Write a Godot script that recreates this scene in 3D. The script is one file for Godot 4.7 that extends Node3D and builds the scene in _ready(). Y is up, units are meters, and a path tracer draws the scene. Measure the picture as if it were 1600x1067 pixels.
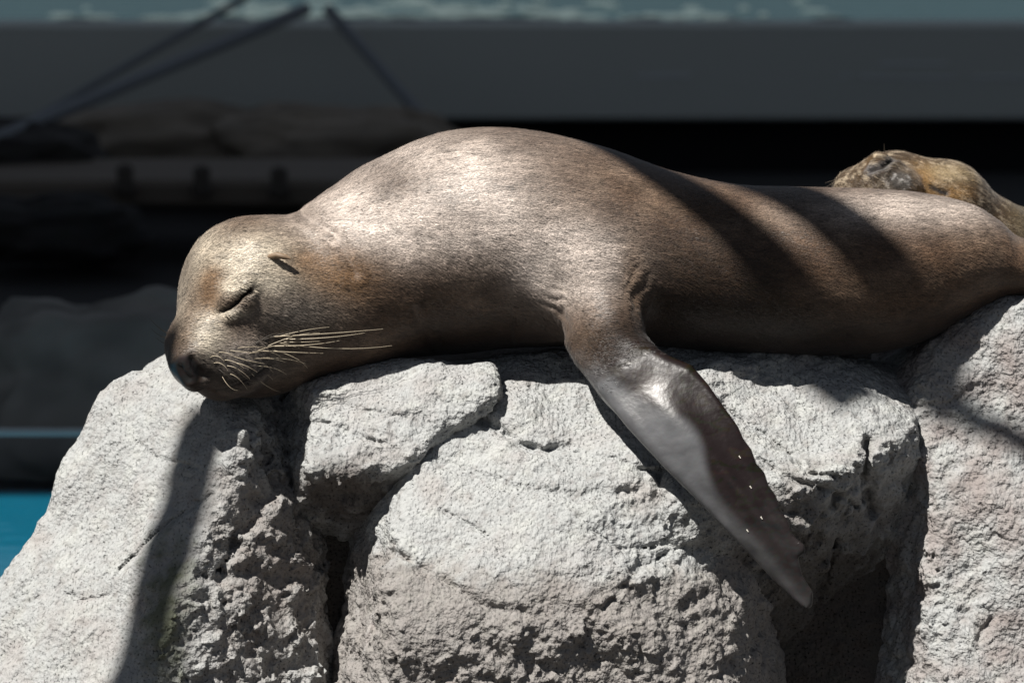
extends Node3D
# A sea lion asleep on a rock island in a pool. Shapes are authored in the "subject frame":
# x right, y up the tilted picture plane, z towards the viewer, metres, origin on the rock; the frame leans 12 degrees.

const PITCH := 12.0
const CAM_D := 8.0
var FRAME := Basis()
var sun_dir := Vector3(-0.42, 0.87, 0.245).normalized()   # towards the sun, world axes
var used := {}
var noise_big := FastNoiseLite.new()
var noise_mid := FastNoiseLite.new()
var noise_fine := FastNoiseLite.new()
var noise_cell := FastNoiseLite.new()
var noise_pit := FastNoiseLite.new()
var noise_tint := FastNoiseLite.new()

func _ready():
	var s := sin(deg_to_rad(PITCH))
	var c := cos(deg_to_rad(PITCH))
	FRAME = Basis(Vector3(1, 0, 0), Vector3(0, c, -s), Vector3(0, s, c))
	make_camera_and_light()
	make_noises()
	make_materials()
	make_setting()
	make_boulders()
	make_main_sea_lion()
	make_second_sea_lion()
	make_shade_beams()

# ---------------------------------------------------------------- camera, sky, sun
func make_camera_and_light():
	var cam := Camera3D.new()
	cam.name = "camera"
	var lens := CameraAttributesPhysical.new()
	lens.frustum_focal_length = 209.95
	lens.frustum_focus_distance = 7.85
	lens.frustum_near = 0.1
	lens.frustum_far = 400.0
	lens.exposure_aperture = 5.0
	cam.attributes = lens
	cam.fov = rad_to_deg(2.0 * atan(17.5 / 209.95))
	cam.near = 0.1
	cam.far = 400.0
	add_child(cam)
	cam.transform = Transform3D(FRAME, FRAME * Vector3(0, 0, CAM_D))
	cam.current = true
	var env := Environment.new()
	env.background_mode = Environment.BG_SKY
	var sky := Sky.new()
	var sm := ProceduralSkyMaterial.new()
	sm.sky_top_color = Color(0.40, 0.43, 0.48)
	sm.sky_horizon_color = Color(0.34, 0.365, 0.39)
	sm.ground_bottom_color = Color(0.06, 0.06, 0.06)
	sm.ground_horizon_color = Color(0.14, 0.15, 0.16)
	sm.sky_curve = 0.2
	sky.sky_material = sm
	env.sky = sky
	env.background_energy_multiplier = 0.6
	env.tonemap_mode = Environment.TONE_MAPPER_LINEAR
	env.tonemap_exposure = 1.7
	env.sdfgi_enabled = true
	env.ssao_enabled = true
	env.ssil_enabled = true
	var we := WorldEnvironment.new()
	we.name = "world_environment"
	we.environment = env
	add_child(we)
	var sun := DirectionalLight3D.new()
	sun.name = "sun"
	sun.light_energy = 1.6
	sun.light_color = Color(1.0, 0.982, 0.955)
	sun.light_angular_distance = 0.5
	sun.shadow_enabled = true
	sun.sky_mode = DirectionalLight3D.SKY_MODE_LIGHT_ONLY
	add_child(sun)
	sun.look_at_from_position(Vector3.ZERO, -sun_dir, Vector3.BACK)

# ---------------------------------------------------------------- helpers
func numbered(called: String) -> String:
	var n: int = used.get(called, 0)
	used[called] = n + 1
	return called if n == 0 else "%s_%03d" % [called, n]

func tag(o: Node, label := "", category := "", group := "", kind := ""):
	if label: o.set_meta("label", label)
	if category: o.set_meta("category", category)
	if group: o.set_meta("group", group)
	if kind: o.set_meta("kind", kind)

func put(called: String, mesh: Mesh, mat: Material, parent: Node = null) -> MeshInstance3D:
	var o := MeshInstance3D.new()
	o.mesh = mesh
	o.material_override = mat
	if parent == null:
		o.name = numbered(called)
		add_child(o)
	else:
		o.name = called
		parent.add_child(o, true)
	return o

func at(u: float, v: float, z := 0.0) -> Vector3:
	var k := (CAM_D - z) / CAM_D / 800.0
	return Vector3((u - 800.0) * k, (533.5 - v) * k, z)

func smin(a: float, b: float, k: float) -> float:
	var h := maxf(k - absf(a - b), 0.0)
	return minf(a, b) - h * h * 0.25 / k

func smax(a: float, b: float, k: float) -> float:
	var h := maxf(k - absf(a - b), 0.0)
	return maxf(a, b) + h * h * 0.25 / k

func cone(p: Vector3, a: Vector3, b: Vector3, ra: float, rb: float) -> float:
	var ba := b - a
	var t := clampf((p - a).dot(ba) / ba.length_squared(), 0.0, 1.0)
	return (p - a - ba * t).length() - lerpf(ra, rb, t)

func sstep(a: float, b: float, x: float) -> float:
	var t := clampf((x - a) / (b - a), 0.0, 1.0)
	return t * t * (3.0 - 2.0 * t)

# an axis of grid lines: fine between a and b, growing coarser outside, from lo to hi
func axis(lo: float, a: float, b: float, hi: float, cell: float, grow := 1.12) -> PackedFloat32Array:
	var left: Array[float] = []
	var x := a
	var d := cell
	while x > lo:
		d = minf(d * grow, 0.04)
		x -= d
		left.append(x)
	left.reverse()
	var out := PackedFloat32Array(left)
	x = a
	while x < b:
		out.append(x)
		x += cell
	d = cell
	while x < hi:
		out.append(x)
		d = minf(d * grow, 0.04)
		x += d
	out.append(x)
	return out

# surface nets, grown cell by cell from seed rays
func nets(f: Callable, xs: PackedFloat32Array, ys: PackedFloat32Array, zs: PackedFloat32Array, seeds: Array) -> Array:
	var nx := xs.size()
	var ny := ys.size()
	var nz := zs.size()
	var sy := nx
	var sz := nx * ny
	var val := PackedFloat32Array()
	val.resize(nx * ny * nz)
	val.fill(1e9)
	var cellv := PackedInt32Array()
	cellv.resize(nx * ny * nz)
	cellv.fill(-1)
	var verts := PackedVector3Array()
	var cells := PackedInt32Array()
	var stack := PackedInt32Array()
	var off := PackedInt32Array([0, 1, sy, sy + 1, sz, sz + 1, sz + sy, sz + sy + 1])
	for sd in seeds:
		var o: Vector3 = sd
		var i := clampi(xs.bsearch(o.x) - 1, 0, nx - 2)
		var j := clampi(ys.bsearch(o.y) - 1, 0, ny - 2)
		for k in range(nz - 2, -1, -1):
			if f.call(Vector3(xs[i], ys[j], zs[k])) < 0.0:
				stack.append(i + j * sy + k * sz)
				break
	var ea := PackedInt32Array([0, 2, 4, 6, 0, 1, 4, 5, 0, 1, 2, 3])
	var eb := PackedInt32Array([1, 3, 5, 7, 2, 3, 6, 7, 4, 5, 6, 7])
	var v8 := PackedFloat32Array()
	v8.resize(8)
	while stack.size():
		var c := stack[stack.size() - 1]
		stack.resize(stack.size() - 1)
		if cellv[c] != -1:
			continue
		cellv[c] = -2
		var k := c / sz
		var r := c - k * sz
		var j := r / sy
		var i := r - j * sy
		var mask := 0
		for q in 8:
			var a := c + off[q]
			var w := val[a]
			if w > 1e8:
				w = f.call(Vector3(xs[i + (q & 1)], ys[j + ((q >> 1) & 1)], zs[k + (q >> 2)]))
				val[a] = w
			v8[q] = w
			if w < 0.0:
				mask |= 1 << q
		if mask == 0 or mask == 255:
			continue
		var sum := Vector3.ZERO
		var n := 0
		var p0 := Vector3(xs[i], ys[j], zs[k])
		var dd := Vector3(xs[i + 1], ys[j + 1], zs[k + 1]) - p0
		for e in 12:
			var a := ea[e]
			var b := eb[e]
			if ((mask >> a) & 1) != ((mask >> b) & 1):
				var t := v8[a] / (v8[a] - v8[b])
				if e < 4:
					sum += Vector3(t, (a >> 1) & 1, a >> 2)
				elif e < 8:
					sum += Vector3(a & 1, t, a >> 2)
				else:
					sum += Vector3(a & 1, (a >> 1) & 1, t)
				n += 1
		cellv[c] = verts.size()
		verts.append(p0 + sum / n * dd)
		cells.append(c)
		if i > 0 and (mask & 0x55) != 0 and (mask & 0x55) != 0x55: stack.append(c - 1)
		if i < nx - 2 and (mask & 0xAA) != 0 and (mask & 0xAA) != 0xAA: stack.append(c + 1)
		if j > 0 and (mask & 0x33) != 0 and (mask & 0x33) != 0x33: stack.append(c - sy)
		if j < ny - 2 and (mask & 0xCC) != 0 and (mask & 0xCC) != 0xCC: stack.append(c + sy)
		if k > 0 and (mask & 0x0F) != 0 and (mask & 0x0F) != 0x0F: stack.append(c - sz)
		if k < nz - 2 and (mask & 0xF0) != 0 and (mask & 0xF0) != 0xF0: stack.append(c + sz)
	var idx := PackedInt32Array()
	for c in cells:
		var k := c / sz
		var r := c - k * sz
		var j := r / sy
		var i := r - j * sy
		var inside := val[c] < 0.0
		var me := cellv[c]
		for ax in 3:
			var ua := 0
			var step := 0
			var wb := 0
			if ax == 0:
				if j == 0 or k == 0: continue
				step = 1; ua = sy; wb = sz
			elif ax == 1:
				if i == 0 or k == 0: continue
				step = sy; ua = sz; wb = 1
			else:
				if i == 0 or j == 0: continue
				step = sz; ua = 1; wb = sy
			if (val[c + step] < 0.0) == inside:
				continue
			var b := cellv[c - ua]
			var d := cellv[c - ua - wb]
			var e := cellv[c - wb]
			if b < 0 or d < 0 or e < 0: continue
			if inside:
				idx.append_array(PackedInt32Array([me, d, b, me, e, d]))
			else:
				idx.append_array(PackedInt32Array([me, b, d, me, d, e]))
	return [verts, idx]

func smooth_normals(verts: PackedVector3Array, idx: PackedInt32Array) -> PackedVector3Array:
	var nrm := PackedVector3Array()
	nrm.resize(verts.size())
	for t in range(0, idx.size(), 3):
		var a := idx[t]
		var b := idx[t + 1]
		var c := idx[t + 2]
		var n := (verts[c] - verts[a]).cross(verts[b] - verts[a])
		nrm[a] += n
		nrm[b] += n
		nrm[c] += n
	for i in nrm.size():
		nrm[i] = nrm[i].normalized()
	return nrm

func commit(verts: PackedVector3Array, idx: PackedInt32Array, nrm: PackedVector3Array, cols: PackedColorArray, base: Vector3) -> ArrayMesh:
	var local := PackedVector3Array()
	local.resize(verts.size())
	for i in verts.size():
		local[i] = verts[i] - base
	var arr := []
	arr.resize(Mesh.ARRAY_MAX)
	arr[Mesh.ARRAY_VERTEX] = local
	arr[Mesh.ARRAY_NORMAL] = nrm
	if cols.size():
		arr[Mesh.ARRAY_COLOR] = cols
	arr[Mesh.ARRAY_INDEX] = idx
	var m := ArrayMesh.new()
	m.add_surface_from_arrays(Mesh.PRIMITIVE_TRIANGLES, arr)
	return m

func set_frame(o: Node3D, base: Vector3):
	o.transform = Transform3D(FRAME, FRAME * base)

# a tapered tube through points
func tube(pts: Array, radii: Array, sides := 8) -> ArrayMesh:
	var st := SurfaceTool.new()
	st.begin(Mesh.PRIMITIVE_TRIANGLES)
	var n := pts.size()
	for i in n:
		var d: Vector3 = (pts[mini(i + 1, n - 1)] - pts[maxi(i - 1, 0)]).normalized()
		var up := Vector3.UP if absf(d.y) < 0.9 else Vector3.RIGHT
		var a := d.cross(up).normalized()
		var b := d.cross(a)
		for q in sides:
			var g := TAU * q / sides
			var o := a * cos(g) + b * sin(g)
			st.set_normal(o)
			st.add_vertex(pts[i] + o * radii[i])
	for i in n - 1:
		for q in sides:
			var p := i * sides + q
			var r := i * sides + (q + 1) % sides
			st.add_index(p); st.add_index(p + sides); st.add_index(r)
			st.add_index(r); st.add_index(p + sides); st.add_index(r + sides)
	for e in [0, n - 1]:
		for q in range(1, sides - 1):
			var p: int = e * sides
			if e == 0:
				st.add_index(p); st.add_index(p + q); st.add_index(p + q + 1)
			else:
				st.add_index(p); st.add_index(p + q + 1); st.add_index(p + q)
	return st.commit()

# a box with chamfered edges
func chamfer_box(size: Vector3, c: float) -> ArrayMesh:
	var st := SurfaceTool.new()
	st.begin(Mesh.PRIMITIVE_TRIANGLES)
	var h := size * 0.5
	var pts: Array[Vector3] = []
	for sx in [-1, 1]:
		for sy in [-1, 1]:
			for sz in [-1, 1]:
				pts.append(Vector3(sx * (h.x - c), sy * h.y, sz * (h.z - c)))
				pts.append(Vector3(sx * h.x, sy * (h.y - c), sz * (h.z - c)))
				pts.append(Vector3(sx * (h.x - c), sy * (h.y - c), sz * h.z))
	var hull := ConvexPolygonShape3D.new()
	# faces written out: gather by plane
	var dirs: Array[Vector3] = []
	for x in [-1, 0, 1]:
		for y in [-1, 0, 1]:
			for z in [-1, 0, 1]:
				if x or y or z:
					dirs.append(Vector3(x, y, z))
	for d in dirs:
		var n := d.normalized()
		var best := -1e9
		for p in pts: best = maxf(best, p.dot(n))
		var face: Array[Vector3] = []
		for p in pts:
			if p.dot(n) > best - 1e-5: face.append(p)
		if face.size() < 3: continue
		var mid := Vector3.ZERO
		for p in face: mid += p
		mid /= face.size()
		var a := (face[0] - mid).normalized()
		var b := n.cross(a)
		face.sort_custom(func(p, q): return atan2((p - mid).dot(b), (p - mid).dot(a)) > atan2((q - mid).dot(b), (q - mid).dot(a)))
		for q in range(1, face.size() - 1):
			for w in [face[0], face[q], face[q + 1]]:
				st.set_normal(n)
				st.add_vertex(w)
	return st.commit()

func make_noises():
	for spec in [[noise_big, 3.2, 2], [noise_mid, 22.0, 3], [noise_fine, 70.0, 3], [noise_tint, 6.0, 3]]:
		spec[0].noise_type = FastNoiseLite.TYPE_SIMPLEX_SMOOTH
		spec[0].frequency = spec[1]
		spec[0].fractal_type = FastNoiseLite.FRACTAL_FBM
		spec[0].fractal_octaves = spec[2]
	noise_cell.noise_type = FastNoiseLite.TYPE_CELLULAR
	noise_cell.frequency = 9.0
	noise_cell.cellular_return_type = FastNoiseLite.RETURN_DISTANCE2_SUB
	noise_cell.fractal_type = FastNoiseLite.FRACTAL_NONE
	noise_pit.noise_type = FastNoiseLite.TYPE_CELLULAR
	noise_pit.frequency = 55.0
	noise_pit.cellular_return_type = FastNoiseLite.RETURN_DISTANCE
	noise_pit.fractal_type = FastNoiseLite.FRACTAL_NONE
	noise_big.seed = 3; noise_mid.seed = 5; noise_fine.seed = 7; noise_cell.seed = 9; noise_pit.seed = 11; noise_tint.seed = 13

# ---------------------------------------------------------------- materials
var M := {}

func noise_tex(freq: float, oct: int, seed_: int, size := 512, kind := FastNoiseLite.TYPE_SIMPLEX_SMOOTH, ramp: Gradient = null) -> NoiseTexture2D:
	var n := FastNoiseLite.new()
	n.noise_type = kind
	n.frequency = freq
	n.fractal_type = FastNoiseLite.FRACTAL_FBM
	n.fractal_octaves = oct
	n.seed = seed_
	var t := NoiseTexture2D.new()
	t.width = size
	t.height = size
	t.seamless = true
	t.noise = n
	if ramp: t.color_ramp = ramp
	return t

func ramp(stops: Array) -> Gradient:
	var g := Gradient.new()
	var offs := PackedFloat32Array()
	var cols := PackedColorArray()
	for s in stops:
		offs.append(s[0])
		cols.append(Color(s[1], s[1], s[1]) if s[1] is float else s[1])
	g.offsets = offs
	g.colors = cols
	return g

func plain_mat(albedo: Color, rough := 0.8, metal := 0.0) -> StandardMaterial3D:
	var m := StandardMaterial3D.new()
	m.albedo_color = albedo.linear_to_srgb()
	m.roughness = rough
	m.metallic = metal
	return m

func tri(m: StandardMaterial3D, scale: Vector3, world := true):
	m.uv1_triplanar = true
	m.uv1_world_triplanar = world
	m.uv1_scale = scale
	m.uv1_triplanar_sharpness = 4.0

func make_materials():
	var speck := noise_tex(0.085, 3, 21, 1024, FastNoiseLite.TYPE_PERLIN, ramp([[0.0, 0.30], [0.22, 0.5], [0.29, 0.9], [0.5, 0.97], [1.0, 1.0]]))
	var grain := noise_tex(0.05, 5, 22, 1024, FastNoiseLite.TYPE_PERLIN)
	var stone := StandardMaterial3D.new()
	stone.vertex_color_use_as_albedo = true
	stone.albedo_texture = speck
	stone.roughness = 0.93
	stone.metallic_specular = 0.25
	stone.heightmap_enabled = true
	stone.heightmap_texture = grain
	stone.heightmap_scale = 0.6
	tri(stone, Vector3.ONE * 2.2)
	M.stone = stone
	var furn := noise_tex(0.09, 3, 31, 1024)
	var fur := StandardMaterial3D.new()
	fur.vertex_color_use_as_albedo = true
	fur.albedo_texture = noise_tex(0.08, 3, 32, 1024, FastNoiseLite.TYPE_SIMPLEX_SMOOTH, ramp([[0.0, 0.5], [0.4, 0.8], [0.65, 1.0], [1.0, 1.0]]))
	fur.roughness = 0.5
	fur.metallic_specular = 0.4
	fur.rim_enabled = true
	fur.rim = 0.15
	fur.rim_tint = 0.4
	fur.heightmap_enabled = true
	fur.heightmap_texture = furn
	fur.heightmap_scale = 0.1
	tri(fur, Vector3(1.6, 5.5, 5.5), false)
	M.fur = fur
	var hair := StandardMaterial3D.new()
	hair.vertex_color_use_as_albedo = true
	hair.roughness = 0.45
	hair.rim_enabled = true
	hair.rim = 0.35
	hair.rim_tint = 0.3
	hair.metallic_specular = 0.36
	M.hair = hair
	M.ear = plain_mat(Color(0.17, 0.115, 0.07), 0.6)
	var skin := StandardMaterial3D.new()
	skin.vertex_color_use_as_albedo = true
	skin.roughness = 0.34
	skin.metallic_specular = 0.34
	skin.heightmap_enabled = true
	skin.heightmap_texture = noise_tex(0.05, 5, 33, 512, FastNoiseLite.TYPE_PERLIN)
	skin.heightmap_scale = 0.04
	skin.roughness_texture = noise_tex(0.02, 3, 34, 256, FastNoiseLite.TYPE_PERLIN, ramp([[0.0, 0.75], [1.0, 1.3]]))
	tri(skin, Vector3(3, 3, 3), false)
	M.skin = skin
	var dull: StandardMaterial3D = skin.duplicate()
	dull.roughness = 0.62
	dull.metallic_specular = 0.3
	M.dull_skin = dull
	M.whisker = plain_mat(Color(0.52, 0.44, 0.32), 0.4)
	M.dark_whisker = plain_mat(Color(0.05, 0.04, 0.03), 0.5)
	M.claw = plain_mat(Color(0.55, 0.52, 0.46), 0.4)
	var dark := StandardMaterial3D.new()
	dark.vertex_color_use_as_albedo = true
	dark.roughness = 0.85
	M.dark_stone = dark
	var water := plain_mat(Color(0.003, 0.075, 0.125), 0.08)
	water.normal_enabled = true
	var wn := noise_tex(0.02, 3, 41, 512)
	wn.as_normal_map = true
	wn.bump_strength = 2.0
	water.normal_texture = wn
	water.normal_scale = 0.35
	tri(water, Vector3(0.5, 0.5, 0.9))
	M.water = water
	var far_water: StandardMaterial3D = water.duplicate()
	far_water.albedo_color = Color(0.012, 0.036, 0.040).linear_to_srgb()
	far_water.roughness = 0.12
	far_water.metallic_specular = 0.36
	far_water.normal_scale = 0.8
	M.far_water = far_water
	M.apron = plain_mat(Color(0.05, 0.046, 0.042), 0.9)
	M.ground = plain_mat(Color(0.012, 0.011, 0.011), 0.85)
	M.kerb = plain_mat(Color(0.54, 0.56, 0.52), 0.7)
	M.strut = plain_mat(Color(0.20, 0.215, 0.23), 0.8)
	M.knob = plain_mat(Color(0.06, 0.05, 0.04), 0.8)
	M.timber = plain_mat(Color(0.12, 0.08, 0.05), 0.85)
	M.roof = plain_mat(Color(0.05, 0.05, 0.05), 0.9)
	M.reflection_paint = plain_mat(Color(0.62, 0.64, 0.66), 0.7)
	M.foam_glint = plain_mat(Color(0.055, 0.08, 0.083), 0.6)
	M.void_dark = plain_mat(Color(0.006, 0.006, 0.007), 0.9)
	M.ledge = plain_mat(Color(0.14, 0.115, 0.09), 0.85)
	var pane := StandardMaterial3D.new()
	pane.transparency = BaseMaterial3D.TRANSPARENCY_ALPHA
	pane.albedo_color = Color(0.1, 0.11, 0.11, 0.02)
	pane.roughness = 0.05
	pane.metallic_specular = 0.14
	M.pane = pane
	M.pane_edge = plain_mat(Color(0.42, 0.47, 0.47), 0.25)

# ---------------------------------------------------------------- setting
const WATER_Y := -1.0
const WALL_Z := -2.8

func sheet(called: String, x0: float, x1: float, z0: float, z1: float, y: float, mat: Material) -> MeshInstance3D:
	var p := PlaneMesh.new()
	p.size = Vector2(x1 - x0, z1 - z0)
	var o := put(called, p, mat)
	o.position = Vector3((x0 + x1) * 0.5, y, (z0 + z1) * 0.5)
	tag(o, "", "", "", "structure")
	return o

func make_setting():
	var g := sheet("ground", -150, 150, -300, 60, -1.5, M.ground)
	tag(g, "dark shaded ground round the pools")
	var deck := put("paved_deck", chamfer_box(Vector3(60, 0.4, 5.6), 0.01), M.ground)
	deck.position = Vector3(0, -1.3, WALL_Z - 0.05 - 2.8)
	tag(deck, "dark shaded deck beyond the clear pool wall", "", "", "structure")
	var w := sheet("water", -12, 12, WALL_Z, -0.2, WATER_Y, M.water)
	tag(w, "blue pool water round the rock island")
	var apron := put("added_apron", chamfer_box(Vector3(24, 0.5, 9.0), 0.02), M.apron)  # unseen, added to swap blue bounce off the water for a neutral one
	apron.position = Vector3(0, -1.22, 4.3)
	tag(apron, "added unseen grey apron in front of the rock island, there for its bounce light", "", "", "structure")
	# the clear acrylic wall of the pool
	var wall := Node3D.new()
	wall.name = "acrylic_pool_wall"
	add_child(wall)
	wall.position = Vector3(-1, -1.4, WALL_Z)
	tag(wall, "low clear acrylic pool wall with a pale top edge at the waterline", "pool wall")
	var pb := BoxMesh.new()
	pb.size = Vector3(7.9, 0.548, 0.03)
	var po := put("pane", pb, M.pane, wall)
	po.position = Vector3(0, 0.274, 0)
	var cap := put("cap", chamfer_box(Vector3(8, 0.018, 0.036), 0.004), M.pane_edge, wall)
	cap.position = Vector3(0, 0.558, 0)
	# far pool with its grey rim
	var rim := Node3D.new()
	rim.name = "far_pool_rim"
	add_child(rim)
	rim.position = Vector3(0, -0.913, -8.8)
	tag(rim, "long grey concrete rim wall of the far pool in shade", "low wall")
	var rb := put("wall_face", chamfer_box(Vector3(40, 0.395, 0.1), 0.015), M.kerb, rim)
	rb.position = Vector3(0, 0.1975, 0.15)
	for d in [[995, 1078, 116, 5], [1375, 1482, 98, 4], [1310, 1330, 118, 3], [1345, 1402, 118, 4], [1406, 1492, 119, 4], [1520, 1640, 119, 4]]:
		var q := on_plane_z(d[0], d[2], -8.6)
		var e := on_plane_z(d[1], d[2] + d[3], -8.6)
		var st := put("painted_reflection", chamfer_box(Vector3(e.x - q.x, absf(e.y - q.y), 0.006), 0.002), M.reflection_paint, rim)  # pale box standing for a faint reflection on the wall
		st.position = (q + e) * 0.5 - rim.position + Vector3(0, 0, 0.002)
	var fw := sheet("far_water", -30, 30, -40, -8.69, -0.53, M.far_water)
	tag(fw, "teal water of the far pool glinting behind the grey rim")
	var fst := SurfaceTool.new()
	fst.begin(Mesh.PRIMITIVE_TRIANGLES)
	var rng := RandomNumberGenerator.new()
	rng.seed = 12
	for q in 150:
		var x := rng.randfn(-0.3, 0.62)
		var z := -8.72 - absf(rng.randfn(0.0, 0.30))
		var lm := lathe([[0.0, 0.012], [0.5, 0.010], [1.0, 0.0]], 9)
		fst.append_from(lm, 0, Transform3D(Basis(Vector3(rng.randf_range(0.02, 0.10), 0, 0), Vector3(0, 1, 0), Vector3(0, 0, rng.randf_range(0.01, 0.05))), Vector3(x, -0.529 + 0.01 * noise_big.get_noise_2d(x, z), z)))
	var foam_glint := put("foam_glint", fst.commit(), M.foam_glint)  # flat pale flecks stand for glints on the water as well as foam
	tag(foam_glint, "pale flecks standing for glints along the edge of the far teal water", "foam_glint", "", "stuff")
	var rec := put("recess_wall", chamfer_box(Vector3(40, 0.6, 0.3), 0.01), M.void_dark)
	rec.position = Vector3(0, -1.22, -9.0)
	tag(rec, "", "", "", "structure")
	# struts leaning against the rim
	for d in [[[478, 14, -8.35], [-60, 240, -6.9], 0.026, "thick dark strut slanting down left across the grey rim wall"], [[512, 14, -8.35], [662, 186, -8.0], 0.024, "dark strut slanting down right from the tip of the thick one"], [[385, -5, -8.4], [45, 190, -8.0], 0.016, "thin faint dark strut, leftmost of the three on the rim wall"]]:
		var p: Vector3 = at(d[0][0], d[0][1], d[0][2])
		var q: Vector3 = at(d[1][0], d[1][1], d[1][2])
		var o := put("strut", tube([FRAME * (p - q), Vector3.ZERO], [d[2], d[2]], 10), M.strut)
		o.position = FRAME * q
		tag(o, d[3], "strut", "dark struts against the rim wall")
	# dim stones in the shade on the left
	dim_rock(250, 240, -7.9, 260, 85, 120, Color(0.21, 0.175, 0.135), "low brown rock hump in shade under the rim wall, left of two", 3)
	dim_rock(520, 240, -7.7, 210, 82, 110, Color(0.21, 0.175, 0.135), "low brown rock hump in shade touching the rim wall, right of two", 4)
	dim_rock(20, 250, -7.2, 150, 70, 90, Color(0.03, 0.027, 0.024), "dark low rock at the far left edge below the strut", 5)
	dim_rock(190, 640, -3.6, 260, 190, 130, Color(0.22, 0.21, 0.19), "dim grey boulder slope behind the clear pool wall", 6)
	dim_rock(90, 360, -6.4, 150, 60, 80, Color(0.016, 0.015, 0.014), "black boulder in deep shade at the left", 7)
	var ledge := put("stone_ledge", chamfer_box(Vector3(2.6, 0.1, 0.5), 0.02), M.ledge)
	ledge.position = FRAME * at(260, 285, -6.9)
	tag(ledge, "dim brown stone ledge running below the rock humps", "ledge")
	for d in [[195, 296, "left"], [315, 298, "middle"], [436, 300, "right"]]:
		var o := put("knob", lathe([[0.0, 0.0], [0.035, 0.0], [0.04, 0.03], [0.028, 0.06], [0.034, 0.09], [0.02, 0.11], [0.0, 0.115]], 16), M.knob)
		o.position = FRAME * at(d[0], d[1], -6.6) - Vector3(0, 0.02, 0)
		tag(o, "small black knob on the stone ledge, %s one of three" % d[2], "knob", "black knobs on the stone ledge")
	# unseen roof, added to shade everything beyond the pool
	var roof := Node3D.new()
	roof.name = "added_shade_roof"
	add_child(roof)
	roof.position = Vector3(-3.0, -1.1, -3.6)
	tag(roof, "added unseen flat roof on posts that shades the far deck", "roof")
	var slab := put("slab", chamfer_box(Vector3(34, 0.25, 6.15), 0.02), M.roof, roof)
	slab.position = Vector3(0, 9.2, 0.325)
	for x in [-16.0, -8.0, 8.0, 16.0]:
		var po2 := put("post", chamfer_box(Vector3(0.25, 9.075, 0.25), 0.01), M.roof, roof)
		po2.position = Vector3(x, 4.537, -2.6)

func on_plane_z(u: float, v: float, z: float) -> Vector3:
	var o := FRAME * Vector3(0, 0, CAM_D)
	var d := FRAME * at(u, v, 0.0) - o
	return o + d * ((z - o.z) / d.z)

func lathe(profile: Array, sides: int) -> ArrayMesh:
	var st := SurfaceTool.new()
	st.begin(Mesh.PRIMITIVE_TRIANGLES)
	for i in profile.size():
		for q in sides:
			var g := TAU * q / sides
			st.add_vertex(Vector3(cos(g) * profile[i][0], profile[i][1], sin(g) * profile[i][0]))
	for i in profile.size() - 1:
		for q in sides:
			var p := i * sides + q
			var r := i * sides + (q + 1) % sides
			st.add_index(p); st.add_index(p + sides); st.add_index(r)
			st.add_index(r); st.add_index(p + sides); st.add_index(r + sides)
	st.generate_normals()
	return st.commit()

func dim_rock(u: float, v: float, z: float, ru: float, rv: float, rz: float, col: Color, label: String, seed_: int):
	var k := (CAM_D - z) / CAM_D / 800.0
	var sm := SphereMesh.new()
	sm.radius = 1.0
	sm.height = 2.0
	sm.radial_segments = 96
	sm.rings = 48
	var a := sm.get_mesh_arrays()
	var verts: PackedVector3Array = a[Mesh.ARRAY_VERTEX]
	var idx: PackedInt32Array = a[Mesh.ARRAY_INDEX]
	var cols := PackedColorArray()
	for i in verts.size():
		var d := verts[i]
		var n := noise_big.get_noise_3dv(d * 0.35 + Vector3(seed_ * 7, 0, 0)) * 0.22 + noise_cell.get_noise_3dv(d * 0.2 + Vector3(seed_, 2, 0)) * 0.10 + noise_fine.get_noise_3dv(d * 0.08 + Vector3(seed_, 2, 0)) * 0.05
		var e := Vector3(signf(d.x) * pow(absf(d.x), 0.85), signf(d.y) * pow(absf(d.y), 0.75), d.z)
		verts[i] = e * Vector3(ru, rv, rz) * k * (1.0 + n)
		cols.append(col * (1.0 + 0.5 * noise_tint.get_noise_3dv(d * 0.3 + Vector3(seed_, 0, 0))))
	var o := put("dim_boulder", commit(verts, idx, smooth_normals(verts, idx), cols, Vector3.ZERO), M.dark_stone)
	o.position = FRAME * at(u, v, z)
	tag(o, label, "boulder")

# ---------------------------------------------------------------- boulders
# facet: [u, v, z, nx, ny, nz, roughness]
func facets(list: Array) -> PackedFloat32Array:
	var out := PackedFloat32Array()
	for a in list:
		var n := Vector3(a[3], a[4], a[5]).normalized()
		var p := at(a[0], a[1], a[2])
		out.append_array(PackedFloat32Array([n.x, n.y, n.z, n.dot(p), a[6]]))
	return out

# crack: [width, depth, points...]
func cracks(list: Array) -> Array:
	var out := []
	for a in list:
		var pts := PackedVector2Array()
		for q in range(2, a.size()):
			var p := at(a[q][0], a[q][1], 0.2)
			pts.append(Vector2(p.x, p.y))
		var box := Rect2(pts[0], Vector2.ZERO)
		for p in pts: box = box.expand(p)
		out.append([a[0], a[1], pts, box.grow(a[0] * 3.0 + 0.02)])
	return out

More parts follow.
